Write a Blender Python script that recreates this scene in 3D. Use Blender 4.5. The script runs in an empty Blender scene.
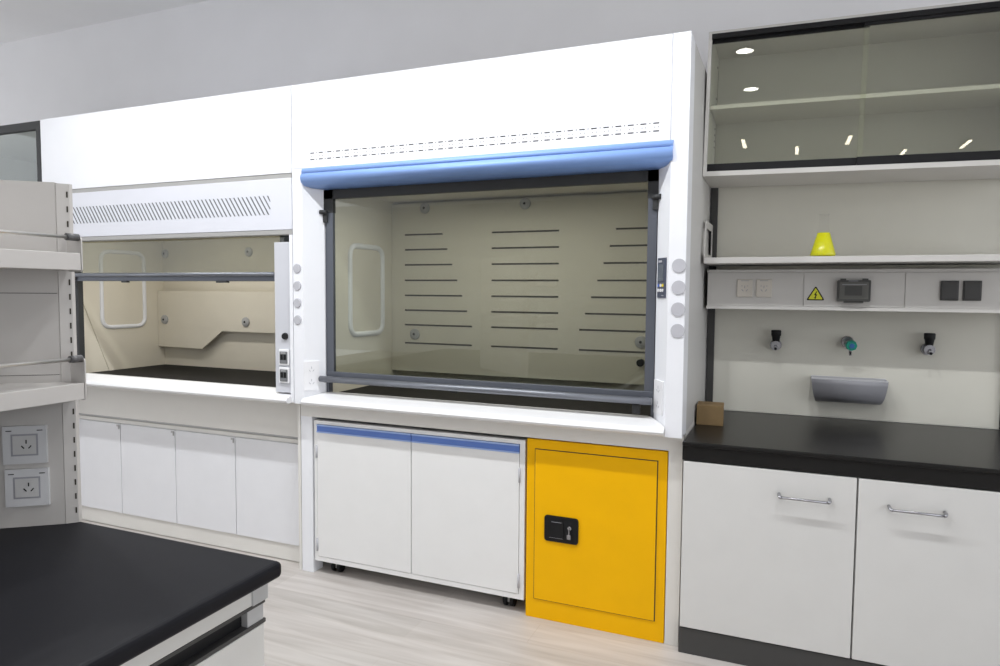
import bpy, bmesh, math, random
from mathutils import Vector, Matrix
random.seed(4)
C = bpy.context.scene.collection
PI = math.pi

# ------------------------------------------------------------------ materials
def mat(name, col, rough=.5, metal=0.0, var=.012, scale=9.0, bump=0.0, spec=.5, coat=0.0):
    """procedural principled material: faint noise in colour and roughness"""
    m = bpy.data.materials.new(name); m.use_nodes = True
    nt = m.node_tree; b = nt.nodes['Principled BSDF']
    tc = nt.nodes.new('ShaderNodeTexCoord')
    n = nt.nodes.new('ShaderNodeTexNoise'); n.inputs['Scale'].default_value = scale; n.inputs['Detail'].default_value = 4
    nt.links.new(tc.outputs['Object'], n.inputs['Vector'])
    r = nt.nodes.new('ShaderNodeValToRGB')
    lo = tuple(max(0, c*(1-var)) for c in col); hi = tuple(min(1, c*(1+var)) for c in col)
    r.color_ramp.elements[0].color = (*lo, 1); r.color_ramp.elements[1].color = (*hi, 1)
    r.color_ramp.elements[0].position = .3; r.color_ramp.elements[1].position = .7
    nt.links.new(n.outputs['Fac'], r.inputs['Fac']); nt.links.new(r.outputs['Color'], b.inputs['Base Color'])
    b.inputs['Roughness'].default_value = rough; b.inputs['Metallic'].default_value = metal
    b.inputs['Specular IOR Level'].default_value = spec
    b.inputs['Coat Weight'].default_value = coat
    if bump:
        n2 = nt.nodes.new('ShaderNodeTexNoise'); n2.inputs['Scale'].default_value = 350
        nt.links.new(tc.outputs['Object'], n2.inputs['Vector'])
        bp = nt.nodes.new('ShaderNodeBump'); bp.inputs['Strength'].default_value = bump; bp.inputs['Distance'].default_value = .001
        nt.links.new(n2.outputs['Fac'], bp.inputs['Height']); nt.links.new(bp.outputs['Normal'], b.inputs['Normal'])
    return m

def glass(name, tint, refl=1.0, ior=1.62):
    """a thin pane: tinted transmission plus a Fresnel mirror reflection"""
    m = bpy.data.materials.new(name); m.use_nodes = True
    nt = m.node_tree; nt.nodes.clear()
    out = nt.nodes.new('ShaderNodeOutputMaterial')
    tr = nt.nodes.new('ShaderNodeBsdfTransparent'); gl = nt.nodes.new('ShaderNodeBsdfGlossy')
    gl.inputs['Roughness'].default_value = .0; gl.inputs['Color'].default_value = (refl, refl, refl, 1)
    tc = nt.nodes.new('ShaderNodeTexCoord'); n = nt.nodes.new('ShaderNodeTexNoise'); n.inputs['Scale'].default_value = 2
    nt.links.new(tc.outputs['Object'], n.inputs['Vector'])
    r = nt.nodes.new('ShaderNodeValToRGB')
    tint = [c**.5 for c in tint]      # the ray crosses both faces of the pane
    r.color_ramp.elements[0].color = (*[c*.985 for c in tint], 1); r.color_ramp.elements[1].color = (*tint, 1)
    nt.links.new(n.outputs['Fac'], r.inputs['Fac']); nt.links.new(r.outputs['Color'], tr.inputs['Color'])
    fr = nt.nodes.new('ShaderNodeFresnel'); geo = nt.nodes.new('ShaderNodeNewGeometry'); mi = nt.nodes.new('ShaderNodeMix')      # same reflectance from both sides
    mi.inputs[2].default_value = ior; mi.inputs[3].default_value = 1/ior
    nt.links.new(geo.outputs['Backfacing'], mi.inputs[0]); nt.links.new(mi.outputs[0], fr.inputs['IOR'])
    mx = nt.nodes.new('ShaderNodeMixShader')
    nt.links.new(fr.outputs['Fac'], mx.inputs['Fac']); nt.links.new(tr.outputs[0], mx.inputs[1]); nt.links.new(gl.outputs[0], mx.inputs[2])
    nt.links.new(mx.outputs[0], out.inputs['Surface'])
    return m

def emis(name, col, strength):
    m = bpy.data.materials.new(name); m.use_nodes = True
    nt = m.node_tree; b = nt.nodes['Principled BSDF']
    b.inputs['Base Color'].default_value = (*col, 1)
    b.inputs['Emission Color'].default_value = (*col, 1); b.inputs['Emission Strength'].default_value = strength
    return m

def floor_mat():
    m = bpy.data.materials.new('pale_oak_planks'); m.use_nodes = True
    nt = m.node_tree; b = nt.nodes['Principled BSDF']; L = nt.links.new
    tc = nt.nodes.new('ShaderNodeTexCoord')
    br = nt.nodes.new('ShaderNodeTexBrick'); br.offset = .37
    br.inputs['Scale'].default_value = 1.0; br.inputs['Brick Width'].default_value = 1.25; br.inputs['Row Height'].default_value = .16
    br.inputs['Mortar Size'].default_value = .0012; br.inputs['Mortar Smooth'].default_value = .3
    br.inputs['Color1'].default_value = (.53, .50, .475, 1); br.inputs['Color2'].default_value = (.45, .425, .40, 1)
    br.inputs['Mortar'].default_value = (.45, .41, .37, 1)
    L(tc.outputs['Object'], br.inputs['Vector'])
    mp = nt.nodes.new('ShaderNodeMapping'); mp.inputs['Scale'].default_value = (1.0, 13, 1)
    L(tc.outputs['Object'], mp.inputs['Vector'])
    n = nt.nodes.new('ShaderNodeTexNoise'); n.inputs['Scale'].default_value = 1.7; n.inputs['Detail'].default_value = 7; n.inputs['Distortion'].default_value = .7
    L(mp.outputs[0], n.inputs['Vector'])
    r = nt.nodes.new('ShaderNodeValToRGB')
    r.color_ramp.elements[0].position = .3; r.color_ramp.elements[0].color = (.74, .71, .69, 1)
    r.color_ramp.elements[1].position = .66; r.color_ramp.elements[1].color = (1.1, 1.1, 1.1, 1)
    L(n.outputs['Fac'], r.inputs['Fac'])
    mx = nt.nodes.new('ShaderNodeMixRGB'); mx.blend_type = 'MULTIPLY'; mx.inputs['Fac'].default_value = .8
    L(br.outputs['Color'], mx.inputs['Color1']); L(r.outputs['Color'], mx.inputs['Color2']); L(mx.outputs[0], b.inputs['Base Color'])
    b.inputs['Roughness'].default_value = .42
    return m

M = {}
M['hood']    = mat('white_powder_coat', (.80, .81, .845), .38)
M['ventshaded']= mat('vent_panel_shaded_white', (.66, .67, .725), .38)  # hood white darkened: shading of a downward tilt put into the colour
M['ventgrey']= mat('vent_trim_grey', (.36, .355, .345), .5)
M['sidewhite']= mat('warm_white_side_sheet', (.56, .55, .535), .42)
M['hoodlow'] = mat('warm_white_steel', (.70, .685, .65), .42)
M['door']    = mat('white_steel_door', (.76, .76, .755), .4)
M['ldoor']   = mat('cool_white_door', (.74, .745, .77), .4)
M['sill']    = mat('white_epoxy_sill', (.76, .76, .77), .22)
M['blue']    = mat('blue_painted_trim', (.25, .41, .80), .4)
M['bluepull']= mat('blue_pull_strip', (.10, .19, .52), .4)
M['bluelite']= mat('light_blue_edge', (.33, .45, .75), .4)
M['gun']     = mat('dark_gunmetal_frame', (.034, .035, .036), .5, 0, .01, 9, 0, .3)
M['track']   = mat('slate_anodised_track', (.125, .135, .16), .38, .5)
M['steel']   = mat('brushed_steel', (.20, .21, .235), .38, .7)
M['black']   = mat('black_plastic', (.008, .008, .009), .5, 0, .01, 9, 0, .25)
M['gap']     = mat('shadow_gap_black', (.03, .028, .025), .8)
M['liner']   = mat('cream_hood_liner', (.70, .655, .55), .55)
M['slot']    = mat('dark_slot', (.035, .03, .022), .8)
M['slotgrey']= mat('grey_slot', (.06, .06, .065), .7)
M['epoxy']   = mat('black_epoxy_resin', (.010, .0095, .0092), .3, 0, .05, 40, .05, .24)
M['hoodtop'] = mat('matt_black_hood_worktop', (.010, .0095, .009), .6, 0, .03, 20, .03, .12)
M['islandtop']= mat('black_phenolic_top', (.0065, .0065, .009), .5, 0, .05, 40, .03, .16)
M['yellow']  = mat('yellow_safety_paint', (.84, .44, .0), .42, 0, .02, 9, 0, .18)
M['grey']    = mat('light_grey_plastic', (.55, .55, .575), .5)
M['column']  = mat('grey_column_steel', (.55, .56, .60), .4)
M['socket_grey'] = mat('dark_grey_socket', (.16, .165, .175), .35)
M['capgrey'] = mat('grey_cap_plastic', (.46, .46, .495), .55)
M['bench']   = mat('bench_white_laminate', (.63, .625, .61), .45)
M['char']    = mat('charcoal_kick_plate', (.045, .044, .043), .5)
M['chrome']  = mat('satin_chrome', (.40, .40, .42), .25, .95)
M['rack']    = mat('off_white_rack_panel', (.56, .545, .52), .5)
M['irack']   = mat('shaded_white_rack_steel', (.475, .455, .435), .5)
M['iplate']  = mat('soft_grey_socket_plate', (.55, .55, .56), .4)
M['rackboard']= mat('cream_back_board', (.68, .665, .59), .55)
M['rail']    = mat('satin_nickel_rail', (.60, .585, .56), .3, .8)
M['railcap'] = mat('dark_rail_cap', (.09, .088, .09), .4)
M['plate']   = mat('white_socket_plate', (.80, .80, .82), .35)
M['plateg']  = mat('grey_socket_plate', (.50, .495, .49), .4)
M['cream']   = mat('cream_socket_plate', (.60, .56, .50), .4)
M['smoke']   = mat('smoked_plastic_lid', (.055, .055, .052), .2)
M['smokeg']  = mat('smoked_lid_window', (.11, .11, .10), .12)
M['green']   = mat('green_knob', (.0, .24, .17), .35)
M['bluedot'] = mat('blue_knob_cap', (.03, .11, .30), .35)
M['tray']    = mat('grey_tray_plastic', (.30, .30, .325), .45)
M['kraft']   = mat('kraft_cardboard', (.22, .145, .065), .8, 0, .06, 25)
M['kraftd']  = mat('kraft_cardboard_seam', (.13, .08, .035), .8)
M['warn']    = mat('warning_yellow', (.66, .66, .03), .5)
M['island']  = mat('island_grey_white', (.60, .59, .565), .45)
M['bracket'] = mat('grey_corner_bracket', (.42, .42, .42), .4)
M['wall']    = mat('painted_wall', (.88, .88, .90), .85, 0, .015, 3)
M['rearwall']= mat('painted_rear_wall', (.66, .66, .66), .85, 0, .015, 3)
M['ceil']    = mat('painted_ceiling', (.88, .88, .89), .9, 0, .015, 3)
M['floor']   = floor_mat()
M['sash']    = glass('sash_glass', (.64, .67, .62))
M['sash1']   = glass('small_sash_glass', (.50, .505, .43))
M['cabglass']= glass('cabinet_glass', (.93, .95, .85))
M['lcabglass']= glass('far_cabinet_glass', (.86, .93, .90))
M['clear']   = glass('flask_glass', (.985, .985, .98), .9, 1.25)
M['screen']  = mat('dim_screen', (.10, .115, .14), .25)
M['panelnavy']= mat('navy_control_plate', (.055, .065, .10), .35)
M['white']   = mat('white_button', (.8, .8, .82), .4)
M['ybtn']    = mat('yellow_button', (.75, .6, .05), .4)
M['bbtn']    = mat('blue_button', (.05, .12, .5), .4)
M['led']     = emis('downlight_lens', (1, .97, .93), 14)
M['ledline'] = emis('linear_lens', (1, .90, .76), 11)
def liquid():
    m = mat('yellow_liquid', (.56, .55, .004), .15)
    b = m.node_tree.nodes['Principled BSDF']
    b.inputs['Emission Color'].default_value = (.7, .72, .0, 1); b.inputs['Emission Strength'].default_value = .03  # faint glow put into the liquid, which is no light source
    return m
M['liquid'] = liquid()

# ------------------------------------------------------------------ mesh helpers (world coordinates)
def BM(): return bmesh.new()
def face(bm, pts, mi=0, smooth=False):
    f = bm.faces.new([bm.verts.new(p) for p in pts]); f.material_index = mi; f.smooth = smooth
    return f
def box(bm, x0, x1, y0, y1, z0, z1, mi=0, bev=0.0, rz=0.0, seg=2):
    x0, x1 = min(x0, x1), max(x0, x1); y0, y1 = min(y0, y1), max(y0, y1); z0, z1 = min(z0, z1), max(z0, z1)
    r = bmesh.ops.create_cube(bm, size=1.0); vs = r['verts']
    c = Vector(((x0+x1)/2, (y0+y1)/2, (z0+z1)/2))
    for v in vs: v.co = Vector((v.co.x*(x1-x0), v.co.y*(y1-y0), v.co.z*(z1-z0)))
    fs = list({f for v in vs for f in v.link_faces})
    for f in fs: f.material_index = mi
    if bev:
        es = list({e for v in vs for e in v.link_edges})
        rr = bmesh.ops.bevel(bm, geom=es, offset=bev, segments=seg, affect='EDGES', profile=.5)
        vs = list({v for f in rr['faces'] for v in f.verts} | {v for v in vs if v.is_valid})
        for f in rr['faces']: f.material_index = mi
    for v in vs:
        co = v.co
        if rz: co = Matrix.Rotation(rz, 3, 'Z') @ co
        v.co = co + c
    return vs
def prism(bm, pts, axis, a0, a1, mi=0, smooth=False):
    """extrude a 2D outline; axis 'x' takes (y,z), 'y' takes (x,z), 'z' takes (x,y)"""
    def P(p, a):
        return {'x': (a, p[0], p[1]), 'y': (p[0], a, p[1]), 'z': (p[0], p[1], a)}[axis]
    A = [bm.verts.new(P(p, a0)) for p in pts]; B = [bm.verts.new(P(p, a1)) for p in pts]
    n = len(pts); fs = []
    for i in range(n):
        f = bm.faces.new((A[i], A[(i+1) % n], B[(i+1) % n], B[i])); f.smooth = smooth; fs.append(f)
    fs.append(bm.faces.new(A[::-1])); fs.append(bm.faces.new(B))
    for f in fs: f.material_index = mi
    bmesh.ops.recalc_face_normals(bm, faces=fs)
    return fs
def loft(bm, rings, mi=0, smooth=False, caps=True):
    """skin a list of equal-length closed rings"""
    R = [[bm.verts.new(p) for p in r] for r in rings]; n = len(rings[0]); fs = []
    for a, b in zip(R, R[1:]):
        for i in range(n):
            f = bm.faces.new((a[i], a[(i+1) % n], b[(i+1) % n], b[i])); f.smooth = smooth; fs.append(f)
    if caps: fs.append(bm.faces.new(R[0][::-1])); fs.append(bm.faces.new(R[-1]))
    for f in fs: f.material_index = mi
    bmesh.ops.recalc_face_normals(bm, faces=fs)
def tube(bm, pts, r, seg=12, mi=0, closed=False):
    pts = [Vector(p) for p in pts]; n = len(pts); rings = []
    prev = None
    for i, p in enumerate(pts):
        if closed: d = (pts[(i+1) % n]-pts[i-1]).normalized()
        else: d = (pts[min(i+1, n-1)]-pts[max(i-1, 0)]).normalized()
        if prev is None:
            u = d.orthogonal().normalized()
        else:
            u = (prev - d*prev.dot(d)).normalized()
        prev = u; w = d.cross(u)
        k = 1.0
        if 0 < i < n-1 or closed:
            a = (pts[i]-pts[i-1]).normalized(); k = 1/max(.5, a.dot(d))
        rr = r[i] if isinstance(r, (list, tuple)) else r
        rings.append([p + (u*math.cos(2*PI*j/seg) + w*math.sin(2*PI*j/seg))*rr*(k if k < 1.3 else 1.3) for j in range(seg)])
    if closed: rings.append(rings[0])
    loft(bm, rings, mi, True, caps=not closed)
    if closed: bmesh.ops.remove_doubles(bm, verts=bm.verts[:], dist=1e-6)
def cyl(bm, p0, p1, r0, r1=None, seg=20, mi=0):
    tube(bm, [p0, p1], [r0, r0 if r1 is None else r1], seg, mi)
def lathe(bm, prof, c, seg=32, mi=0, close=True):
    rings = [[(c[0]+r*math.cos(2*PI*j/seg), c[1]+r*math.sin(2*PI*j/seg), c[2]+z) for j in range(seg)] for r, z in prof]
    loft(bm, rings, mi, True, caps=close)
def round_poly(pts, r, seg=5):
    out = []; n = len(pts)
    for i in range(n):
        p = Vector(pts[i]); a = Vector(pts[i-1]); b = Vector(pts[(i+1) % n])
        va = (a-p).normalized(); vb = (b-p).normalized()
        q0 = p+va*r; q1 = p+vb*r
        for k in range(seg+1):
            t = k/seg; out.append(tuple((1-t)**2*q0 + 2*t*(1-t)*p + t*t*q1))
    return out

def obj(name, bm, mats, parent=None, label=None):
    base = Vector((0, 0, 0)); q = parent
    while q is not None: base = base + q.location; q = q.parent
    me = bpy.data.meshes.new(name)
    bmesh.ops.translate(bm, verts=bm.verts[:], vec=-base)
    bm.to_mesh(me); bm.free()
    for m in (mats if isinstance(mats, (list, tuple)) else [mats]): me.materials.append(M[m])
    o = bpy.data.objects.new(name, me); C.objects.link(o); o.parent = parent
    if label: o['label'] = label
    return o
def thing(name, loc, label, cat, group=None):
    o = bpy.data.objects.new(name, None); C.objects.link(o); o.location = loc
    o.empty_display_size = .05
    tag(o, label, cat, group); return o
def tag(o, label, cat, group=None):
    o['label'] = label; o['category'] = cat
    if group: o['group'] = group
    return o
def struct(name, bm, m):
    o = obj(name, bm, m); o['kind'] = 'structure'; return o
def copy_tree(o, parent=None):
    c = o.copy(); C.objects.link(c); c.parent = parent
    for ch in list(o.children): copy_tree(ch, c)
    return c

# ------------------------------------------------------------------ the room
bm = BM(); box(bm, -6.5, 6.5, -10.5, .95, -.06, 0); struct('floor', bm, 'floor')
bm = BM(); box(bm, -6.5, 6.5, .835, .95, 0, 3.23); struct('wall_back', bm, 'wall')
bm = BM(); box(bm, -6.5, 6.5, -10.5, .95, 3.23, 3.32); struct('ceiling', bm, 'ceil')
bm = BM(); box(bm, -18, 8, -10.6, -10.5, 0, 3.32); struct('wall_rear', bm, 'rearwall')

# ------------------------------------------------------------------ shared hood pieces
SILL = [(-.020, .832), (-.032, .838), (-.036, .847), (-.030, .857), (-.012, .864), (.03, .873), (.078, .884), (.10, .884), (.10, .835)]
def sill(parent, xl, xr):
    bm = BM()
    loft(bm, [[(xl(y), y, z) for y, z in SILL], [(xr(y), y, z) for y, z in SILL]], 0, False)
    return obj('sill', bm, 'sill', parent)
def outlet_disc(bm, x, y, z, r=.030):
    tube(bm, [(x, y, z), (x, y-.007, z), (x, y-.009, z), (x, y-.009, z-.0001), (x, y-.013, z), (x, y-.0135, z)], [r, r*.97, r*.8, r*.55, r*.5, r*.4], 24, 0)
    cyl(bm, (x, y-.0135, z), (x, y-.0142, z), r*.24, r*.24, 12, 1)
def socket_marks(bm, f, mi, w=.012):
    """three-pin pattern; f maps (u, v, depth) on the plate to the world"""
    def slit(u, v, a, l=.011, t=.0028):
        du, dv = math.sin(a)*l/2, math.cos(a)*l/2; nu, nv = math.cos(a)*t/2, -math.sin(a)*t/2
        P = [(u-du-nu, v-dv-nv), (u-du+nu, v-dv+nv), (u+du+nu, v+dv+nv), (u+du-nu, v+dv-nv)]
        A = [f(p[0], p[1], 0.0) for p in P]; B = [f(p[0], p[1], .0012) for p in P]
        loft(bm, [A, B], mi)
    slit(0, w*.9, 0); slit(-w*.85, -w*.55, math.radians(-40)); slit(w*.85, -w*.55, math.radians(40))

# ------------------------------------------------------------------ fume hood on the left (smaller opening)
h1 = thing('fume_hood', (-.9, .4, 0), 'white fume hood at left, sash half raised, diagonal slots in its vent panel', 'fume hood')
bm = BM(); box(bm, -1.76, -.004, 0, .02, 1.918, 2.318, 0, .0015); obj('upper_panel', bm, 'hood', h1)
bm = BM()
box(bm, -1.76, -.006, .003, .03, 1.8965, 1.9175, 1)
box(bm, -1.76, -.005, 0, .02, 1.655, 1.896, 0, .002)
box(bm, -1.76, -.005, .002, .05, 1.632, 1.655, 1, .003)
n = 59
for i in range(n):
    x = -1.665 + i*(1.515/(n-1)); xs = .058
    z1, z0 = 1.818, 1.728
    if i > n-4: pass
    P = [(x, z1), (x+.0065, z1), (x+xs+.0065, z0), (x+xs, z0)]
    xr = -.130
    if x+xs+.0065 > xr:
        t = max(0, (xr-x)/(xs+.0065))
        P = [(x, z1), (min(x+.0065, xr), z1), (xr, z1-(z1-z0)*t*.98), (xr-.004, z1-(z1-z0)*t)]
    prism(bm, P, 'y', -.0009, .004, 2)
for k in range(3):
    x0 = -1.665; zz = 1.818-.023*(k+1)
    prism(bm, [(x0, zz), (x0+.0065, zz), (x0+.058*(1-(k+1)/4)+.0065, 1.728), (x0+.058*(1-(k+1)/4), 1.728)], 'y', -.0009, .004, 2)
obj('vent_panel', bm, ['ventshaded', 'ventgrey', 'slotgrey'], h1)
bm = BM()
box(bm, -1.76, -1.745, .02, .81, .0, 2.318); box(bm, -.045, -.005, .03, .81, .836, 2.318); box(bm, -1.745, -.045, .02, .81, 2.30, 2.318)
obj('carcass', bm, 'hood', h1)
bm = BM(); prism(bm, [(-1.76, 0), (-1.69, 0), (-1.625, .08), (-1.625, .12), (-1.76, .12)], 'z', .832, 1.655); obj('side_post', bm, 'hood', h1)
bm = BM(); box(bm, -.022, -.004, 0, .03, .836, 1.631); obj('front_trim', bm, 'hood', h1)
# control column with button and two grey sockets
bm = BM(); box(bm, -.122, -.022, .012, .05, .878, 1.598, 0, .002); cc = obj('control_column', bm, 'column', h1, 'light grey control column with a black button')
bm = BM(); cyl(bm, (-.060, .012, 1.150), (-.060, .002, 1.150), .017, .015, 24); obj('button', bm, 'black', cc)
for zc in (1.049, .963):
    bm = BM(); box(bm, -.094, -.034, .002, .012, zc-.038, zc+.038, 0, .003); s = obj('socket', bm, 'plate', cc)
    bm = BM(); box(bm, -.087, -.041, -.001, .003, zc-.030, zc+.028, 0, .002)
    box(bm, -.081, -.066, -.0025, 0, zc-.012, zc+.014, 1); box(bm, -.062, -.047, -.0025, 0, zc-.012, zc+.014, 1); box(bm, -.078, -.05, -.0025, 0, zc+.019, zc+.023, 2)
    obj('socket_cover', bm, ['socket_grey', 'black', 'bracket'], s)
sill(h1, lambda y: -1.69+.8*max(0, y), lambda y: -.020)
# liner
bm = BM(); box(bm, -1.71, -1.70, .10, .76, .86, 1.87); prism(bm, [(.150, 1.36), (.168, 1.36), (.356, .862), (.338, .862)], 'x', -1.70, -1.694, 0); obj('side_liner', bm, 'liner', h1)
bm = BM(); box(bm, -.10, -.09, .10, .76, .86, 1.87); obj('side_liner', bm, 'liner', h1)
bm = BM(); tube(bm, [(-1.70, y, z) for y, z in round_poly([(.30, 1.60), (.60, 1.60), (.60, 1.135), (.30, 1.135)], .06)], .013, 10, 0, True); obj('window_frame', bm, 'hood', h1)
bm = BM(); box(bm, -1.70, -.10, .75, .76, .86, 1.87)
obj('back_liner', bm, 'liner', h1)
bm = BM(); box(bm, -1.70, -.10, .12, .76, 1.86, 1.87); obj('top_liner', bm, 'liner', h1)
bm = BM(); prism(bm, [(-1.697, 1.36), (-.105, 1.36), (-.105, .99), (-.13, .99), (-.44, .99), (-.56, 1.108), (-1.145, 1.108), (-1.315, .988), (-1.697, .993)], 'y', .70, .708)
bl = obj('baffle', bm, 'liner', h1)
for x, z in ((-1.635, 1.171), (-.947, 1.171)):
    bm = BM(); outlet_disc(bm, x, .70, z); obj('outlet', bm, ['bracket', 'black'], bl)
for x, z in ((-1.675, 1.607), (-.962, 1.608)):
    bm = BM(); outlet_disc(bm, x, .75, z); obj('outlet', bm, ['bracket', 'black'], h1)
bm = BM(); box(bm, -1.70, -.095, .10, .75, .836, .866); obj('worktop', bm, 'hoodtop', h1)
# sash
bm = BM(); box(bm, -1.62, -.10, .062, .082, 1.413, 1.455, 0, .003); sa = obj('sash', bm, 'track', h1)
bm = BM(); box(bm, -1.61, -.11, .071, .073, 1.45, 1.86); obj('pane', bm, 'sash1', sa)
bm = BM(); cyl(bm, (-1.62, .045, 1.447), (-.118, .045, 1.447), .011, .011, 16); box(bm, -1.21, -1.17, .05, .07, 1.405, 1.415, 1); box(bm, -.53, -.46, .05, .07, 1.405, 1.415, 1); obj('handle', bm, ['steel', 'gun'], sa)
bm = BM(); box(bm, -1.625, -1.598, .078, .11, .866, 1.86); box(bm, -1.62, -1.585, .05, .08, 1.415, 1.485, 1, .004); obj('sash_track', bm, ['gun', 'railcap'], h1)
bm = BM(); box(bm, -.15, -.10, .086, .11, .866, 1.86); obj('sash_track', bm, 'track', h1)
# apron under the sill
bm = BM(); box(bm, -1.745, -.0205, .112, .13, .640, .836); box(bm, -1.745, -.0205, .118, .13, .629, .640, 1); obj('apron', bm, ['hoodlow', 'bracket'], h1)

bm = BM(); box(bm, -.020, -.004, .0455, .12, .0, .832, 0, .001); obj('leg', bm, 'hoodlow', h1)

# base cabinet under the left hood, four doors in a row
cb = thing('base_cabinet', (-.9, .45, 0), 'long cream white base cabinet with four plain doors under the left fume hood', 'cabinet')
bm = BM(); box(bm, -1.742, -.0215, .122, .80, .0, .627, 0); box(bm, -1.742, -.0215, .114, .122, .607, .627); obj('carcass', bm, 'hoodlow', cb)
bm = BM(); box(bm, -1.742, -.0215, .113, .122, .004, .086); obj('plinth', bm, 'hoodlow', cb)
seams = [-1.742, -1.318, -.897, -.474, -.022]
for a, b in zip(seams, seams[1:]):
    bm = BM(); box(bm, a+.0025, b-.0025, .105, .122, .089, .605, 0, .002)
    d = obj('door', bm, 'ldoor', cb)
    bm = BM(); box(bm, b-.026, b-.006, .102, .105, .590, .6, 0); box(bm, b-.012, b-.006, .1, .105, .575, .596, 0); obj('finger_pull', bm, 'bracket', d)

# ------------------------------------------------------------------ fume hood in the middle (blue valance)
h2 = thing('fume_hood', (.9, .4, 0), 'large white fume hood with a blue rounded valance and closed glass sash', 'fume hood')
bm = BM(); box(bm, .0, 1.733, 0, .02, 1.933, 2.318, 0, .0015)
for row, z in ((0, 2.000), (1, 1.971)):
    for i in range(34):
        x = .105 + i*(1.565/33)
        box(bm, x, x+.022, -.0008, .004, z-.0022, z+.0022, 1)
        if i < 33: box(bm, x+.033, x+.037, -.0008, .004, z-.0018, z+.0018, 1)
for i in range(34):
    x = .105 + i*(1.565/33)
    for dx in (.006, .020): box(bm, x+dx-.0015, x+dx+.0015, -.0008, .004, 1.984, 1.987, 1)
obj('upper_panel', bm, ['hood', 'slotgrey'], h2)
bm = BM()
box(bm, 1.786, 1.80, .12, .806, .83, 2.318); box(bm, 0, .012, .12, .806, .83, 2.318); box(bm, .012, 1.786, .02, .806, 2.30, 2.318)
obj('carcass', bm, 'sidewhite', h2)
bm = BM(); prism(bm, [(0, 0), (.056, 0), (.120, .08), (.120, .12), (0, .12)], 'z', .832, 1.936); pl = obj('side_post', bm, 'hood', h2)
bm = BM(); prism(bm, [(1.80, 0), (1.7375, 0), (1.681, .08), (1.681, .12), (1.80, .12)], 'z', .826, 2.318); pr_ = obj('side_post', bm, 'hood', h2)
for z in (1.472, 1.391, 1.310, 1.230):
    bm = BM(); cyl(bm, (.0235, 0, z), (.0235, -.0045, z), .0225, .020, 28); obj('cap', bm, 'capgrey', pl)
    bm = BM(); cyl(bm, (1.776, 0, z), (1.776, -.004, z), .026, .0255, 28); obj('cap', bm, 'capgrey', pr_)
# things on the two chamfers: frame (origin at chamfer centre, u along chamfer towards the front face)
def chamfer(side):
    if side < 0: o = Vector((.088, .04, 0)); u = Vector((.064, .08, 0)).normalized() * -1; nrm = Vector((.781, -.625, 0))
    else: o = Vector((1.7093, .04, 0)); u = Vector((.0565, -.08, 0)).normalized(); nrm = Vector((-.817, -.577, 0))
    return lambda a, z, d=0.0: tuple(o + u*a + nrm*d + Vector((0, 0, z)))
def chbox(bm, f, a0, a1, z0, z1, d0, d1, mi=0):
    loft(bm, [[f(a0, z0, d0), f(a1, z0, d0), f(a1, z1, d0), f(a0, z1, d0)], [f(a0, z0, d1), f(a1, z0, d1), f(a1, z1, d1), f(a0, z1, d1)]], mi)
for side, post, z0, z1, ao in ((-1, pl, .897, 1.035, .016), (1, pr_, .905, 1.035, -.004)):
    f = chamfer(side); bm = BM(); chbox(bm, f, ao-.036, ao+.036, z0, z1, 0, .006)
    s = obj('socket', bm, 'plate', post)
    for zc in ((z0+z1)/2+.03, (z0+z1)/2-.03):
        bm = BM()
        socket_marks(bm, lambda u, v, d, zc=zc: f(ao+u, zc+v, .006+d*.6), 0, .010)
        obj('socket_holes', bm, 'capgrey', s)
f = chamfer(1); bm = BM(); chbox(bm, f, -.032, .034, 1.352, 1.503, 0, .005)
cp = obj('control_panel', bm, 'panelnavy', pr_, 'dark blue control panel with a small screen and buttons')
bm = BM(); chbox(bm, f, -.024, .020, 1.415, 1.478, .005, .0065); obj('screen', bm, 'screen', cp)
bm = BM()
for k in range(5): chbox(bm, f, -.024+k*.006, -.020+k*.006, 1.486, 1.494, .005, .0058, 0)
obj('panel_marking', bm, 'capgrey', cp); bm = BM()
for k in range(3): chbox(bm, f, .006+k*.006, .010+k*.006, 1.359, 1.3615, .005, .0058, 0)
obj('panel_marking', bm, 'capgrey', cp)
for a, z, m in ((-.02, 1.399, 'bbtn'), (-.002, 1.399, 'white'), (.015, 1.399, 'ybtn'), (-.02, 1.380, 'white'), (-.002, 1.380, 'white'), (.015, 1.380, 'white')):
    bm = BM(); cyl(bm, f(a, z, .005), f(a, z, .0075), .0065, .006, 12); obj('button', bm, m, cp)
# valance
VAL = [(.0, 1.934), (-.006, 1.932), (-.010, 1.913), (-.0085, 1.9115), (-.0085, 1.9095), (-.012, 1.908), (-.018, 1.895), (-.019, 1.884), (-.012, 1.868), (.004, 1.855), (.03, 1.846), (.085, 1.842), (.085, 1.934)]
bm = BM(); loft(bm, [[(.062+.85*max(0, min(y, .08))-.002, y, z) for y, z in VAL], [(1.744-.9*max(0, min(y, .08))+.002, y, z) for y, z in VAL]], 0, False)
for fc in bm.faces:
    if len(fc.verts) == 4: fc.smooth = True
box(bm, .064, 1.7355, -.0112, -.008, 1.9098, 1.9110, 1)
obj('valance', bm, ['blue', 'bluepull'], h2)
sill(h2, lambda y: .064+.80*max(0, y), lambda y: 1.738-.82*max(0, y))
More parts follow.
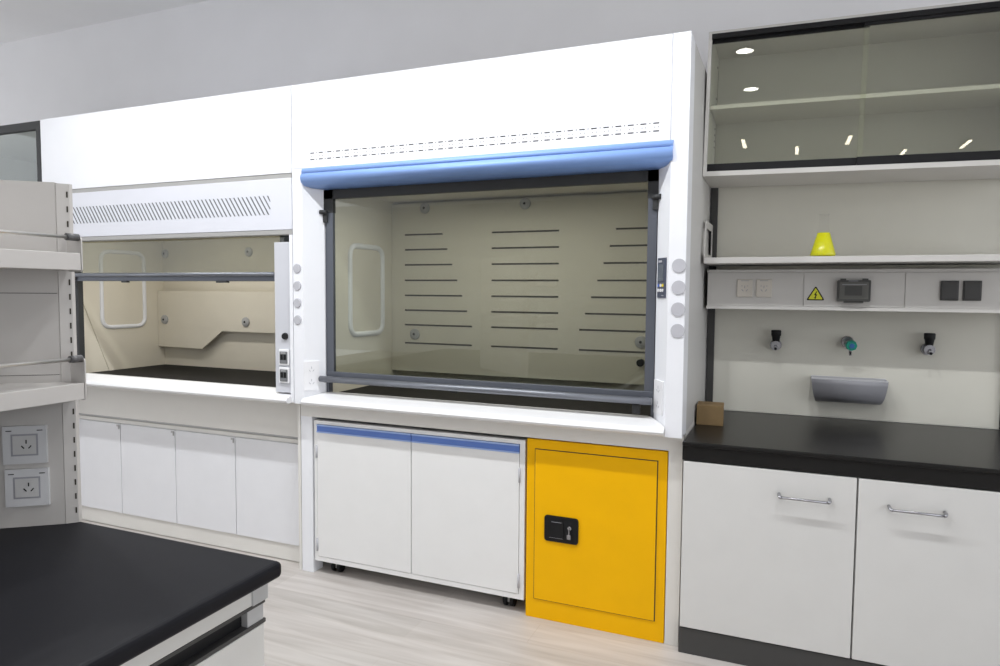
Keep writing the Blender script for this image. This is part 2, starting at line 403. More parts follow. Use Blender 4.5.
# liner
bm = BM(); box(bm, .096, .106, .12, .76, .86, 1.87); obj('side_liner', bm, 'liner', h2)
bm = BM(); box(bm, 1.694, 1.704, .12, .76, .86, 1.87); obj('side_liner', bm, 'liner', h2)
bm = BM(); tube(bm, [(.107, y, z) for y, z in round_poly([(.30, 1.60), (.60, 1.60), (.60, 1.145), (.30, 1.145)], .06)], .014, 10, 0, True); obj('window_frame', bm, 'hood', h2)
bm = BM(); box(bm, .106, 1.694, .75, .76, .86, 1.87); obj('back_liner', bm, 'liner', h2)
bm = BM(); box(bm, .106, 1.694, .12, .76, 1.862, 1.872); obj('top_liner', bm, 'liner', h2)
bm = BM(); box(bm, .108, 1.692, .70, .708, .926, 1.848)
ZR = [1.680, 1.598, 1.515, 1.430, 1.347, 1.265, 1.184, 1.083]
for i, z in enumerate(ZR):
    k = min(i, 6)/6.0
    for a, b in ((.192, .425+.179*k), (.716, 1.084), (1.373-.177*k, 1.606)):
        box(bm, a, b, .6985, .703, z-.0045, z+.0045, 1)
b2 = obj('baffle', bm, ['liner', 'slot'], h2)
for x, z in ((.255, 1.133), (.317, 1.822), (.900, 1.822), (1.505, 1.133)):
    bm = BM(); outlet_disc(bm, x, .70, z); obj('outlet', bm, ['bracket', 'black'], b2)
bm = BM(); cyl(bm, (1.510, .70, 1.035), (1.510, .66, 1.035), .016, .018, 16); obj('knob', bm, 'black', b2)
bm = BM(); box(bm, .10, 1.70, .10, .75, .836, .866); obj('worktop', bm, 'hoodtop', h2)
# sash
bm = BM()
box(bm, .118, .170, .078, .100, 1.735, 1.842); box(bm, 1.640, 1.681, .078, .100, 1.735, 1.842)
box(bm, .118, 1.681, .078, .100, 1.800, 1.842)
box(bm, .132, .168, .080, .098, .955, 1.80, 1); box(bm, 1.642, 1.677, .080, .098, .955, 1.80, 1)
box(bm, .130, 1.677, .078, .100, .935, .984, 1, .002)
sa = obj('sash', bm, ['gun', 'track'], h2)
bm = BM(); box(bm, .166, 1.644, .087, .090, .980, 1.805); obj('pane', bm, 'sash', sa)
bm = BM(); cyl(bm, (.116, .045, .951), (1.678, .045, .951), .0145, .0145, 18)
box(bm, .135, .165, .045, .08, .935, .962); box(bm, 1.63, 1.66, .045, .08, .935, .962); obj('handle', bm, 'steel', sa)
bm = BM(); cyl(bm, (1.615, .060, .940), (1.615, .060, .905), .006, .006, 10); box(bm, 1.60, 1.63, .055, .075, .897, .935, 0, .003); obj('latch', bm, 'gun', sa)
bm = BM(); box(bm, .80, .84, .05, .07, .930, .938); obj('latch', bm, 'gun', sa)
for x, s in ((.120, -1), (1.681, 1)):
    bm = BM(); box(bm, x-s*.014, x, .088, .118, .866, 1.86, 0); box(bm, x, x-s*.020, .070, .088, 1.69, 1.742, 1); obj('sash_track', bm, ['track', 'gun'], h2)
    bm = BM(); cyl(bm, (x-s*.02, .072, 1.738), (x+s*.012, .062, 1.738), .010, .010, 14); obj('guide_roller', bm, 'gun', h2)
# lower frame
bm = BM(); box(bm, .0, 1.80, .044, .064, .765, .834, 0, .001); obj('apron', bm, 'hoodlow', h2)
bm = BM(); box(bm, .0, .066, .045, .12, .0, .766, 0, .0015); box(bm, .0, .01, .12, .80, .0, .83); obj('leg', bm, 'hood', h2)
bm = BM(); box(bm, 1.7465, 1.800, .045, .12, .0, .766, 0, .0015); box(bm, 1.775, 1.80, .12, .80, .0, .83); obj('leg', bm, 'hoodlow', h2)
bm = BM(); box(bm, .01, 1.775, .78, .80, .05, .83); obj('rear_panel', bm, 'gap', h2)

# wheeled two-door cabinet under the middle hood
cb = thing('mobile_cabinet', (.62, .4, 0), 'white two-door wheeled cabinet with blue strip pulls under the middle fume hood', 'cabinet')
bm = BM(); box(bm, .077, 1.157, .056, .62, .0645, .750, 0); 
box(bm, .077, .0925, .046, .056, .0645, .750); box(bm, 1.1345, 1.157, .046, .056, .0645, .750); box(bm, .0925, 1.1345, .046, .056, .733, .750); box(bm, .0925, 1.1345, .046, .056, .0645, .0865)
box(bm, .0925, 1.1345, .054, .0565, .086, .733, 1)
obj('carcass', bm, ['door', 'gap'], cb)
for a, b, hx in ((.0945, .6095, .0965), (.6135, 1.1325, 1.1305)):
    bm = BM(); box(bm, a, b, .044, .056, .0885, .692, 0, .0012); d = obj('door', bm, 'door', cb)
    bm = BM(); box(bm, a, b, .044, .056, .693, .731, 0, .001); box(bm, a, b, .041, .046, .724, .731, 1); box(bm, a, b, .041, .046, .693, .699, 1); box(bm, a+.004, b-.004, .0432, .0445, .701, .722, 0)
    obj('pull_strip', bm, ['bluepull', 'bluelite'], d, 'blue strip pull along the top of the door')
    for z in (.60, .145):
        bm = BM(); cyl(bm, (hx-.004*(1 if a < .3 else -1), .043, z-.03), (hx-.004*(1 if a < .3 else -1), .043, z+.03), .005, .005, 10); obj('hinge', bm, 'capgrey', d)
for x in (.165, 1.07):
    for y in (.11, .55):
        bm = BM(); cyl(bm, (x-.024, y, .026), (x-.008, y, .026), .026, .026, 18); cyl(bm, (x+.008, y, .026), (x+.024, y, .026), .026, .026, 18)
        box(bm, x-.02, x+.02, y-.02, y+.02, .05, .066, 1); box(bm, x-.006, x+.006, y-.014, y+.014, .02, .055, 1); obj('caster', bm, ['black', 'bracket'], cb)

# yellow safety cabinet
yc = thing('safety_cabinet', (1.455, .3, 0), 'yellow metal safety cabinet with one door and black latch on the floor', 'cabinet')
bm = BM(); box(bm, 1.1665, 1.7435, .046, .60, .0, .760, 0, .0015); box(bm, 1.2015, 1.7085, .0452, .05, .082, .722, 1); obj('body', bm, ['yellow', 'slot'], yc)
bm = BM(); box(bm, 1.2045, 1.7045, .0405, .052, .085, .7185, 0, .0015); d = obj('door', bm, 'yellow', yc)
bm = BM(); prism(bm, round_poly([(1.250, .343), (1.395, .343), (1.395, .451), (1.250, .451)], .014), 'y', .0385, .034)
l = obj('latch', bm, 'black', d, 'black recessed paddle latch')
bm = BM(); prism(bm, round_poly([(1.275, .362), (1.333, .362), (1.333, .430), (1.275, .430)], .008), 'y', .034, .0305, 0); box(bm, 1.282, 1.325, .0302, .031, .4255, .4275, 1); box(bm, 1.272, 1.33, .0332, .034, .3585, .360, 1); obj('paddle', bm, ['black', 'tray'], l)
bm = BM(); cyl(bm, (1.360, .034, .409), (1.360, .026, .409), .008, .008, 14); box(bm, 1.358, 1.362, .020, .026, .380, .412); box(bm, 1.351, 1.367, .021, .024, .365, .384, 0, .0015); obj('key', bm, 'chrome', l, 'small silver key in the lock')

# ------------------------------------------------------------------ bench on the right
wt = BM(); box(wt, 1.803, 3.02, .004, .808, .744, .812, 0, .004); box(wt, 1.803, 3.02, -.004, .012, .800, .8165, 0, .0035)
tag(obj('worktop', wt, 'epoxy'), 'glossy black worktop with raised front lip on the right bench', 'worktop')
for nm, a, b, hx0, hx1, lab in (('base_cabinet', 1.806, 2.391, 2.140, 2.304, 'white single-door base cabinet under the black worktop, next to the yellow cabinet'),
                                ('base_cabinet', 2.391, 3.0, 2.483, 2.645, 'white single-door base cabinet under the black worktop, at the right edge')):
    t = thing(nm, ((a+b)/2, .4, 0), lab, 'cabinet', 'bench cabinets under the black worktop')
    bm = BM(); box(bm, a+.001, b-.001, .018, .79, .10, .743); box(bm, a+.004, b-.004, .0165, .018, .104, .743, 1); obj('carcass', bm, ['bench', 'gap'], t)
    bm = BM(); box(bm, a+.003, b-.003, 0, .017, .105, .741, 0, .0012); d = obj('door', bm, 'bench', t)
    bm = BM(); z = .654; x0, x1 = hx0+.003, hx1+.002
    tube(bm, [(x0, 0, z+.004), (x0, -.024, z+.004), (x0+.003, -.031, z+.001), (x0+.008, -.033, z)], .0058, 10)
    tube(bm, [(x1, 0, z+.004), (x1, -.024, z+.004), (x1-.003, -.031, z+.001), (x1-.008, -.033, z)], .0058, 10)
    cyl(bm, (x0+.002, -.033, z), (x1-.002, -.033, z), .0046, .0046, 12)
    obj('handle', bm, 'chrome', d)
    bm = BM(); box(bm, a, b, .006, .03, 0, .099); obj('plinth', bm, 'char', t, 'charcoal kick plate')

# ------------------------------------------------------------------ reagent rack behind the bench
rk = thing('reagent_rack', (2.4, .82, .8), 'cream back board between dark metal uprights rising behind the right bench', 'rack')
bm = BM(); box(bm, 1.834, 2.982, .812, .832, .813, 1.89, 0); obj('back_panel', bm, 'rackboard', rk)
for x in (1.8025, 2.982):
    bm = BM(); box(bm, x, x+.0325, .795, .833, .813, 2.40, 0, .001); obj('upright', bm, 'char', rk)

wc = thing('hanging_cabinet', (1.8015, .6, 1.868), 'white wall cabinet with two black-railed sliding glass doors above the bench', 'cabinet')
bm = BM()
box(bm, 1.8015, 1.8155, .45, .794, 1.868, 2.468, 0, .001); box(bm, 2.978, 2.996, .45, .794, 1.868, 2.468, 0, .001)
box(bm, 1.8155, 2.978, .45, .794, 2.456, 2.468); box(bm, 1.8155, 2.978, .45, .794, 1.868, 1.888); box(bm, 1.8155, 2.978, .782, .794, 1.888, 2.456)
for z in (2.125, 2.097, 2.069, 2.041, 2.26, 2.235, 2.40):
    box(bm, 1.815, 1.8168, .712, .728, z-.003, z+.003, 1)
box(bm, 1.815, 1.8162, .772, .775, 1.89, 2.40, 1)
obj('carcass', bm, ['rack', 'slot'], wc)
bm = BM(); box(bm, 1.816, 2.976, .495, .78, 2.157, 2.174, 0, .0015); obj('shelf', bm, 'rack', wc)
for a, b, yy, zb, zt in ((1.8155, 2.405, .470, 1.922, 2.425), (2.385, 2.978, .454, 1.922, 2.425)):
    bm = BM(); box(bm, a, b, yy, yy+.012, 1.888, zb); d = obj('sliding_door', bm, 'black', wc)
    bm = BM(); box(bm, a, b, yy, yy+.012, zt, 2.456); obj('top_rail', bm, 'black', d)
    bm = BM(); box(bm, a, b, yy+.004, yy+.008, zb, zt); obj('pane', bm, 'cabglass', d)
bm = BM(); box(bm, 1.8155, 2.978, .4485, .482, 2.437, 2.4575); obj('top_track', bm, 'black', wc)
wc.rotation_euler.y = .018

ws = thing('bracket_shelf', (2.4, .6, 1.5), 'thin white shelf with a cut-out end bracket holding the yellow flask', 'shelf')
bm = BM(); box(bm, 1.815, 2.98, .45, .794, 1.498, 1.523, 0, .0015); obj('shelf_board', bm, 'rack', ws)
bm = BM()
prism(bm, [(.46, 1.523), (.505, 1.686), (.79, 1.692), (.79, 1.66), (.53, 1.655), (.50, 1.54), (.50, 1.523)], 'x', 1.813, 1.816)
prism(bm, [(.79, 1.523), (.79, 1.66), (.755, 1.66), (.755, 1.523)], 'x', 1.813, 1.816)
prism(bm, [(.50, 1.523), (.50, 1.545), (.755, 1.545), (.755, 1.523)], 'x', 1.813, 1.816)
obj('end_bracket', bm, 'rack', ws)

sd = thing('service_duct', (2.4, .65, 1.3), 'off white service duct with sockets and warning sign under the shelf', 'service panel')
bm = BM(); box(bm, 1.828, 2.98, .504, .684, 1.312, 1.466); box(bm, 1.826, 2.98, .498, .684, 1.460, 1.473, 0, .001); box(bm, 1.826, 2.98, .498, .684, 1.304, 1.318, 0, .001); obj('housing', bm, 'rack', sd)
bm = BM()
for a, b in ((1.829, 2.2095), (2.2125, 2.5745), (2.5775, 2.98)): box(bm, a, b, .5005, .505, 1.320, 1.458, 0, .0006)
obj('cover_plate', bm, 'rack', sd)
for x in (1.9815, 2.058):
    bm = BM(); box(bm, x-.031, x+.031, .494, .501, 1.356, 1.431, 0, .002); s = obj('socket', bm, 'cream', sd, 'cream power socket')
    bm = BM(); zc = 1.390
    socket_marks(bm, lambda u, v, d, x=x, zc=zc: (x+u, .4942-d, zc+v), 0, .010)
    box(bm, x-.014, x-.008, .493, .4945, zc+.012, zc+.0145); box(bm, x+.008, x+.014, .493, .4945, zc+.012, zc+.0145)
    obj('socket_holes', bm, 'tray', s)
    bm = BM(); box(bm, x-.016, x+.016, .493, .4945, 1.424, 1.4265); obj('socket_marking', bm, 'tray', s)
# high voltage warning triangle
bm = BM(); tri = [(2.222, 1.345), (2.292, 1.345), (2.257, 1.405)]
def inset(tr, k): 
    cx = sum(p[0] for p in tr)/3; cz = sum(p[1] for p in tr)/3; return [(cx+(p[0]-cx)*k, cz+(p[1]-cz)*k) for p in tr]
prism(bm, round_poly(tri, .008, 4), 'y', .5003, .4993, 0); ws_ = obj('warning_sign', bm, 'black', sd, 'yellow triangle high voltage sign with black border')
bm = BM(); prism(bm, round_poly(inset(tri, .78), .004, 3), 'y', .4994, .4986); w2 = obj('sign_face', bm, 'warn', ws_)
bm = BM(); cx, cz = 2.257, 1.3655
prism(bm, [(cx+.0035, cz+.017), (cx-.006, cz+.0005), (cx-.0005, cz+.0012), (cx-.0025, cz-.009), (cx+.0005, cz-.009), (cx+.0065, cz+.0045), (cx+.001, cz+.004), (cx+.0065, cz+.017)], 'y', .4987, .4982)
prism(bm, [(cx-.001, cz-.0155), (cx+.0035, cz-.008), (cx-.0055, cz-.008)], 'y', .4987, .4982)
obj('lightning_bolt', bm, 'black', ws_)
# breaker window
bm = BM(); prism(bm, round_poly([(2.335, 1.342), (2.455, 1.342), (2.455, 1.428), (2.335, 1.428)], .006), 'y', .501, .476)
box(bm, 2.345, 2.366, .474, .48, 1.424, 1.434); box(bm, 2.424, 2.445, .474, .48, 1.424, 1.434); box(bm, 2.360, 2.430, .476, .49, 1.336, 1.344)
bx_ = obj('breaker_box', bm, 'smoke', sd, 'dark smoked breaker box with hinged lid')
bm = BM(); box(bm, 2.343, 2.447, .4745, .477, 1.352, 1.420, 0, .001); box(bm, 2.362, 2.424, .4735, .4755, 1.366, 1.404, 1); box(bm, 2.352, 2.44, .4735, .4755, 1.409, 1.411, 2); box(bm, 2.375, 2.41, .4745, .4762, 1.4235, 1.426, 2); obj('lid_window', bm, ['smokeg', 'smoke', 'tray'], bx_)
for x in (2.7245, 2.798):
    bm = BM(); box(bm, x-.030, x+.030, .492, .501, 1.350, 1.426, 0, .002); s = obj('switch', bm, 'char', sd, 'dark square switch plate')
    bm = BM(); box(bm, x-.026, x+.026, .4895, .493, 1.355, 1.421, 0, .0015); obj('rocker', bm, 'char', s)

sd.location = (2.4083, .755, 1.2978); sd.scale = (1.0323, 1.0323, 1.0323)

# gas valves on the back board
def black_valve(x, z, label):
    x0 = x; t = thing('gas_valve', (x, .8095, z), label, 'valve', 'black handled gas valves on the back board')
    bm = BM(); cyl(bm, (x, .8095, z), (x, .795, z), .026, .024, 24); cyl(bm, (x, .795, z), (x, .75, z), .017, .021, 20); cyl(bm, (x, .758, z), (x, .728, z-.012), .008, .006, 14); obj('valve_body', bm, 'chrome', t)
    bm = BM(); lathe(bm, [(.0135, .012), (.0150, .020), (.0185, .042), (.0210, .046), (.0220, .066), (.020, .070), (.002, .0705)], (x, .768, z), 20); obj('handle', bm, 'black', t)
    bm = BM(); cyl(bm, (x, .728, z-.012), (x, .722, z-.014), .0065, .0055, 12); obj('nozzle_tip', bm, 'black', t)
    return t
v = black_valve(2.109, 1.135, 'black handled gas valve on the cream board, below the cream sockets')
w = copy_tree(v); w.location.x = 2.712; w.rotation_euler.z = 0; w.location.z = 1.139
w['label'] = 'black handled gas valve on the cream board, below the dark switches'
t = thing('gas_valve', (2.408, .812, 1.150), 'green wheel gas valve above the grey wall tray', 'valve')
bm = BM(); cyl(bm, (2.404, .8095, 1.160), (2.404, .79, 1.158), .026, .024, 22); cyl(bm, (2.404, .79, 1.158), (2.414, .745, 1.149), .013, .013, 16); cyl(bm, (2.413, .75, 1.149), (2.413, .748, 1.103), .009, .005, 12); obj('valve_body', bm, 'chrome', t)
bm = BM(); cyl(bm, (2.4135, .748, 1.1495), (2.416, .722, 1.147), .024, .022, 8); obj('hand_wheel', bm, 'green', t)
bm = BM(); cyl(bm, (2.416, .722, 1.147), (2.4165, .716, 1.1465), .011, .010, 14); obj('wheel_cap', bm, 'bluedot', t)

# grey open tray on the board
tr_ = thing('plastic_tray', (2.41, .76, .89), 'grey plastic open tray fixed to the board above the worktop', 'tray')
bm = BM()
def ring(yf, zoff, xi):
    pass
outer = [(.724, .997, 2.262, 2.560), (.722, .975, 2.264, 2.558), (.724, .945, 2.268, 2.553), (.732, .918, 2.274, 2.547), (.748, .900, 2.280, 2.541), (.775, .891, 2.284, 2.537), (.811, .888, 2.286, 2.535)]
for (y0, z0, a0, b0), (y1, z1, a1, b1) in zip(outer, outer[1:]):
    face(bm, [(a0, y0, z0), (b0, y0, z0), (b1, y1, z1), (a1, y1, z1)], 0, True)
for s in (2, 3):
    pts = [(o[s], o[0], o[1]) for o in outer] + [(outer[0][s], .811, .997)]
    face(bm, pts)
bmesh.ops.remove_doubles(bm, verts=bm.verts[:], dist=1e-5); bmesh.ops.recalc_face_normals(bm, faces=bm.faces[:])
o = obj('shell', bm, 'tray', tr_)
md = o.modifiers.new('thickness', 'SOLIDIFY'); md.thickness = .004; md.offset = 0
bm = BM(); box(bm, 2.262, 2.560, .722, .729, .994, 1.000, 0, .001); box(bm, 2.262, 2.560, .804, .811, .992, 1.001); obj('rim', bm, 'grey', tr_)

# flask of yellow liquid
fl = thing('erlenmeyer_flask', (2.279, .505, 1.523), 'conical glass flask of bright yellow liquid standing on the white shelf', 'flask')
bm = BM(); lathe(bm, [(.020, .001), (.046, .001), (.0495, .006), (.049, .012), (.019, .118), (.0165, .128), (.0165, .168), (.020, .172), (.0195, .174), (.0175, .172), (.015, .168)], (2.279, .505, 1.523), 32, 0, False); obj('flask_body', bm, 'clear', fl)
bm = BM(); lathe(bm, [(.001, .003), (.0455, .003), (.0480, .008), (.0475, .013), (.0238, .098), (.001, .0985)], (2.279, .505, 1.523), 32); obj('liquid', bm, 'liquid', fl, 'bright yellow liquid')

# cardboard box
cbx = thing('cardboard_box', (1.86, .435, .8125), 'small brown cardboard box on the black worktop beside the fume hood', 'box')
bm = BM(); box(bm, 1.8060, 1.9135, .385, .500, .8125, .896, 0, .001, .06); o = obj('carton', bm, 'kraft', cbx)
bm = BM(); box(bm, 1.8070, 1.9125, .441, .445, .896, .8966, 0, 0, .06); obj('flap_seam', bm, 'kraftd', cbx)

# ------------------------------------------------------------------ island in the foreground
it = BM(); box(it, -1.0, 1.182, -3.3, -1.470, .764, .800, 0, .012, 0, 4)
tag(obj('worktop', it, 'islandtop'), 'matt black island worktop with rounded edge in the left foreground', 'worktop')
ic = thing('island_cabinet', (.2, -2.3, 0), 'grey white island cabinet with black recessed handle channel under the matt worktop', 'cabinet')
bm = BM(); box(bm, -.96, 1.120, -3.26, -1.492, .08, .763); box(bm, -.9, 1.08, -3.2, -1.55, 0, .08, 1); obj('carcass', bm, ['island', 'char'], ic)
bm = BM(); box(bm, 1.120, 1.140, -3.26, -1.519, .714, .762, 0, .001); obj('top_rail', bm, 'island', ic)
bm = BM(); box(bm, 1.108, 1.143, -1.519, -1.472, .712, .763, 0, .003); obj('corner_bracket', bm, 'bracket', ic)
bm = BM(); box(bm, 1.112, 1.122, -3.26, -1.482, .668, .713); box(bm, 1.112, 1.140, -3.26, -1.480, .706, .713, 1); box(bm, 1.112, 1.141, -3.26, -1.480, .664, .672, 1); box(bm, 1.118, 1.138, -1.530, -1.484, .672, .706, 2); obj('handle_channel', bm, ['black', 'char', 'bracket'], ic)
yy = -1.484
for w_ in (.55, .6, .6):
    bm = BM(); box(bm, 1.120, 1.140, yy-w_+.003, yy, .11, .662, 0, .0015); obj('door', bm, 'island', ic); yy -= w_

# rack on the island: diagonal service panel, slotted post, two shelves with rails
ir = thing('island_rack', (.5, -1.55, .8), 'off white island shelving rack with slotted post, rails and two sockets', 'rack')
A = Vector((.553, -1.505, 0)); D = Vector((-.786, -.618, 0)); N = Vector((.618, -.786, 0))     # along the panel, and out of it
def pnl(s, z, d=0.0): return tuple(A + D*s + N*d + Vector((0, 0, z)))
def pbox(bm, s0, s1, z0, z1, d0, d1, mi=0):
    loft(bm, [[pnl(s0, z0, d0), pnl(s1, z0, d0), pnl(s1, z1, d0), pnl(s0, z1, d0)], [pnl(s0, z0, d1), pnl(s1, z0, d1), pnl(s1, z1, d1), pnl(s0, z1, d1)]], mi)
bm = BM()
for z0, z1 in ((.801, 1.112), (1.114, 1.163), (1.1645, 1.357), (1.3585, 1.43), (1.4315, 1.618)): pbox(bm, .0015, .62, z0, z1, -.03, 0)
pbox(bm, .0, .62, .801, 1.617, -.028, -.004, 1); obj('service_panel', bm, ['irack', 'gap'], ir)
bm = BM(); prism(bm, [(.5535, -1.5048), (.5705, -1.4845), (.5695, -1.476), (.556, -1.474), (.525, -1.490), (.532, -1.505)], 'z', .801, 1.616, 0)
e0 = Vector((.5535, -1.5048, 0)); e1 = Vector((.5705, -1.4845, 0)); eN = Vector((.0186, -.015, 0)).normalized()
z = .825
while z < 1.60:
    p0 = e0.lerp(e1, .76); p1 = e0.lerp(e1, .89)
    loft(bm, [[tuple(p+eN*.0002+Vector((0, 0, zz))) for p, zz in ((p0, z), (p1, z), (p1, z+.014), (p0, z+.014))], [tuple(p+eN*.0008+Vector((0, 0, zz))) for p, zz in ((p0, z), (p1, z), (p1, z+.014), (p0, z+.014))]], 1)
    z += .0345
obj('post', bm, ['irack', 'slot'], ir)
# shelves: a wedge between the diagonal panel and a front edge running along the island
for zt, zb, zr, rr in ((1.451, 1.413, 1.488, .0042), (1.146, 1.109, 1.204, .0042)):
    bm = BM()
    out = [(.618, -1.496), (.575, -1.494)] + [pnl(s, 0)[:2] for s in (.004, .25, .60)] + [(.618, -1.92)]
    prism(bm, out, 'z', zb, zt, 0); box(bm, .612, .6205, -1.92, -1.496, zb-.001, zt+.001, 0, .0015)
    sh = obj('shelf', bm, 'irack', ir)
    bm = BM(); pe = round_poly([(0, zb-.004), (.052, zb-.004), (.052, zr+.002), (0, zr+.002)], .010)
    q0 = Vector((.570, -1.4935, 0)); q1 = Vector((.621, -1.4955, 0)); qd = (q1-q0).normalized(); qn = Vector((0, .003, 0))
    loft(bm, [[tuple(q0+qd*a+Vector((0, 0, b))) for a, b in pe], [tuple(q0+qd*a+qn+Vector((0, 0, b))) for a, b in pe]]); obj('end_plate', bm, 'irack', sh)
    bm = BM(); cyl(bm, (.612, -1.92, zr), (.612, -1.50, zr), rr, rr, 12); ra = obj('rail', bm, 'rail', sh)
    bm = BM(); cyl(bm, (.612, -1.524, zr+.0005), (.612, -1.496, zr+.0005), .0085, .0085, 14); obj('rail_cap', bm, 'railcap', ra)
for z0, z1, sc in ((.955, 1.045, .078), (.853, .942, .076)):
    bm = BM(); pbox(bm, sc-.045, sc+.045, z0, z1, 0, .009); s = obj('socket', bm, 'iplate', ir)
    bm = BM(); zc = (z0+z1)/2
    pbox(bm, sc-.028, sc+.028, zc-.026, zc+.026, .009, .0098, 1); pbox(bm, sc-.024, sc+.024, zc-.022, zc+.022, .0095, .0105, 0); pbox(bm, sc-.0245, sc+.0245, zc-.0005, zc+.0005, .0095, .0095, 0)
    socket_marks(bm, lambda u, v, d, sc=sc, zc=zc: pnl(sc-.004-u*.8, zc+v*.8, .0105+d), 2, .011)
    pbox(bm, sc+.026, sc+.038, z1-.012, z1-.010, .009, .0096, 2); pbox(bm, sc-.038, sc-.026, z1-.012, z1-.010, .009, .0096, 2)
    obj('socket_insert', bm, ['plateg', 'tray', 'black'], s)

# ------------------------------------------------------------------ far glass cabinet left of the hoods
gc = thing('glass_cabinet', (-2.3, .4, 0), 'tall cabinet with dark framed glass door at far left beside the fume hood', 'cabinet')
bm = BM(); box(bm, -3.0, -1.772, .03, .80, 0, .9); box(bm, -3.0, -2.985, .03, .80, .9, 2.312); box(bm, -1.785, -1.772, .03, .80, .9, 2.312); box(bm, -2.985, -1.785, .03, .80, 2.295, 2.312); box(bm, -2.985, -1.785, .785, .80, .9, 2.295); obj('carcass', bm, 'rack', gc)
bm = BM(); box(bm, -2.985, -1.785, .06, .785, 1.50, 1.52); box(bm, -2.985, -1.785, .06, .785, 1.90, 1.92); obj('shelf', bm, 'rack', gc)
bm = BM(); box(bm, -3.0, -1.764, .0, .028, 2.268, 2.314, 0, .001); box(bm, -1.798, -1.764, 0, .028, .9, 2.268); box(bm, -3.0, -2.966, 0, .028, .9, 2.268); box(bm, -2.966, -1.798, 0, .028, .9, .94); d = obj('door', bm, 'gun', gc)
bm = BM(); box(bm, -2.966, -1.798, .012, .016, .94, 2.268); obj('pane', bm, 'lcabglass', d)

# added fill lamps, hidden behind each hood's front, to brighten the interiors
def hood_fill_lamp(parent, x0, x1, y, z, e):
    bm = BM(); box(bm, x0, x1, y-.05, y+.05, z, z+.03, 0, .003); o = obj('fill_housing', bm, 'plate', parent)
    L = bpy.data.lights.new('hood_fill_lamp', 'AREA'); L.shape = 'RECTANGLE'; L.size = x1-x0-.05; L.size_y = .07; L.energy = e; L.color = (1, .975, .93)
    q = bpy.data.objects.new('hood_fill_lamp', L); C.objects.link(q); q.parent = o
    q.location = Vector(((x0+x1)/2, y, z-.002)) - parent.location
hood_fill_lamp(h1, -1.4, -.4, .18, 1.825, 6)
hood_fill_lamp(h2, .35, 1.45, .18, 1.825, 5)

# ------------------------------------------------------------------ lamps on the ceiling (some seen as reflections in the glass; rear fill panels are added)
def downlight(x, y, e, rad=.012, lab='round recessed ceiling downlight'):
    t = thing('downlight', (x, y, 3.23), lab, 'ceiling light', 'recessed ceiling downlights')
    bm = BM(); lathe(bm, [(.062, -.001), (.085, -.001), (.085, -.008), (.064, -.008)], (x, y, 3.23), 28, 0, False); obj('trim_ring', bm, 'plate', t)
    bm = BM(); lathe(bm, [(.001, -.004), (.064, -.004)], (x, y, 3.23), 28, 0, False); obj('lens', bm, 'led', t)
    L = bpy.data.lights.new('lamp', 'SPOT'); L.energy = e; L.spot_size = math.radians(132); L.spot_blend = .5; L.shadow_soft_size = rad; L.color = (.96, .98, 1)
    o = bpy.data.objects.new('lamp', L); C.objects.link(o); o.parent = t; o.location = (0, 0, -.006-rad)
    return t
for i in range(6):
    downlight(2.40-.75*i, -1.0, 51, .032)
for i in range(3):
    downlight(1.8-1.5*i, -2.09, 13); downlight(1.8-1.5*i, -3.14, 13)
for x, y, a in ((1.62, -5.38, 0), (2.22, -6.02, 0), (2.78, -5.6, 0), (3.48, -6.7, 0), (4.1, -6.37, 0)):
    t = thing('linear_light', (x, y, 3.2), 'slim warm white linear lamp under the ceiling', 'ceiling light', 'slim linear ceiling lamps')
    bm = BM(); box(bm, x-.024, x+.024, y-.25, y+.25, 3.20, 3.23); obj('housing', bm, 'plate', t)
    bm = BM(); box(bm, x-.02, x+.02, y-.24, y+.24, 3.196, 3.2); obj('lens', bm, 'ledline', t)
    t.rotation_euler.z = a

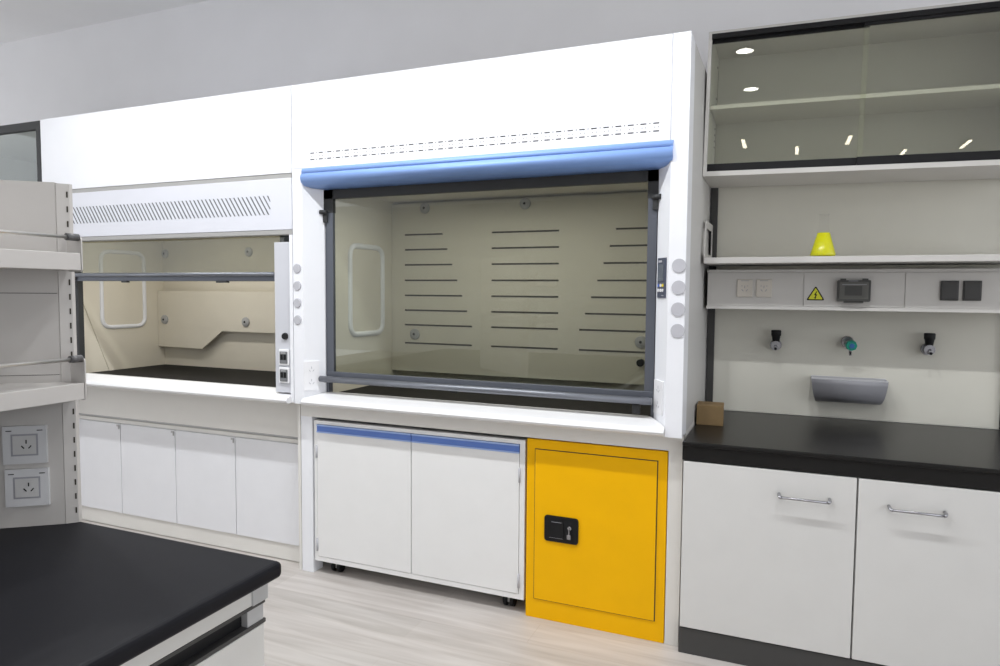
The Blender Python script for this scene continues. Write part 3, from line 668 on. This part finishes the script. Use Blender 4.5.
def fill_panel(x, y, e):  # added fill light, kept out of view and out of the glass reflections
    t = thing('fill_panel', (x, y, 3.22), 'square flat white fill light panel added on the rear ceiling, out of view', 'ceiling light', 'added rear fill panels')
    bm = BM(); box(bm, x-.6, x+.6, y-.6, y+.6, 3.205, 3.23, 0, .004); obj('housing', bm, 'plate', t)
    L = bpy.data.lights.new('fill_panel_lamp', 'AREA'); L.shape = 'SQUARE'; L.size = 1.1; L.energy = e; L.color = (.97, .985, 1)
    o = bpy.data.objects.new('fill_panel_lamp', L); C.objects.link(o); o.parent = t; o.location = (0, 0, -.02)
for x in (-3.6, -1.7, .2):
    for y in (-3.9, -6.2): fill_panel(x, y, 4)

# ------------------------------------------------------------------ world: soft fill light added, entering through the room's open sides
wd = bpy.data.worlds.new('world_fill'); bpy.context.scene.world = wd; wd.use_nodes = True
nt = wd.node_tree; bg = nt.nodes['Background']
bg.inputs['Color'].default_value = (.93, .96, 1.0, 1); bg.inputs['Strength'].default_value = 1.75

# ------------------------------------------------------------------ camera
cam = bpy.data.cameras.new('camera'); co = bpy.data.objects.new('camera', cam); C.objects.link(co)
cam.sensor_width = 36; cam.sensor_fit = 'HORIZONTAL'; cam.lens = 680.7034*36/1000; cam.clip_start = .02
yaw, pit, roll = .3961, -.06, .0078
F = Vector((-math.sin(yaw)*math.cos(pit), math.cos(yaw)*math.cos(pit), math.sin(pit))); R = Vector((math.cos(yaw), math.sin(yaw), 0)); U = R.cross(F)
c, s = math.cos(roll), math.sin(roll); R2 = R*c + U*s; U2 = -R*s + U*c
m = Matrix((( R2.x, U2.x, -F.x, 2.1428), (R2.y, U2.y, -F.y, -2.5925), (R2.z, U2.z, -F.z, 1.3688), (0, 0, 0, 1)))
co.matrix_world = m
sc = bpy.context.scene; sc.camera = co
sc.view_settings.view_transform = 'Standard'; sc.view_settings.look = 'None'; sc.view_settings.exposure = 0.0
sc.cycles.max_bounces = 10; sc.cycles.transparent_max_bounces = 16; sc.cycles.diffuse_bounces = 5; sc.cycles.caustics_reflective = False; sc.cycles.caustics_refractive = False
sc.cycles.use_denoising = True
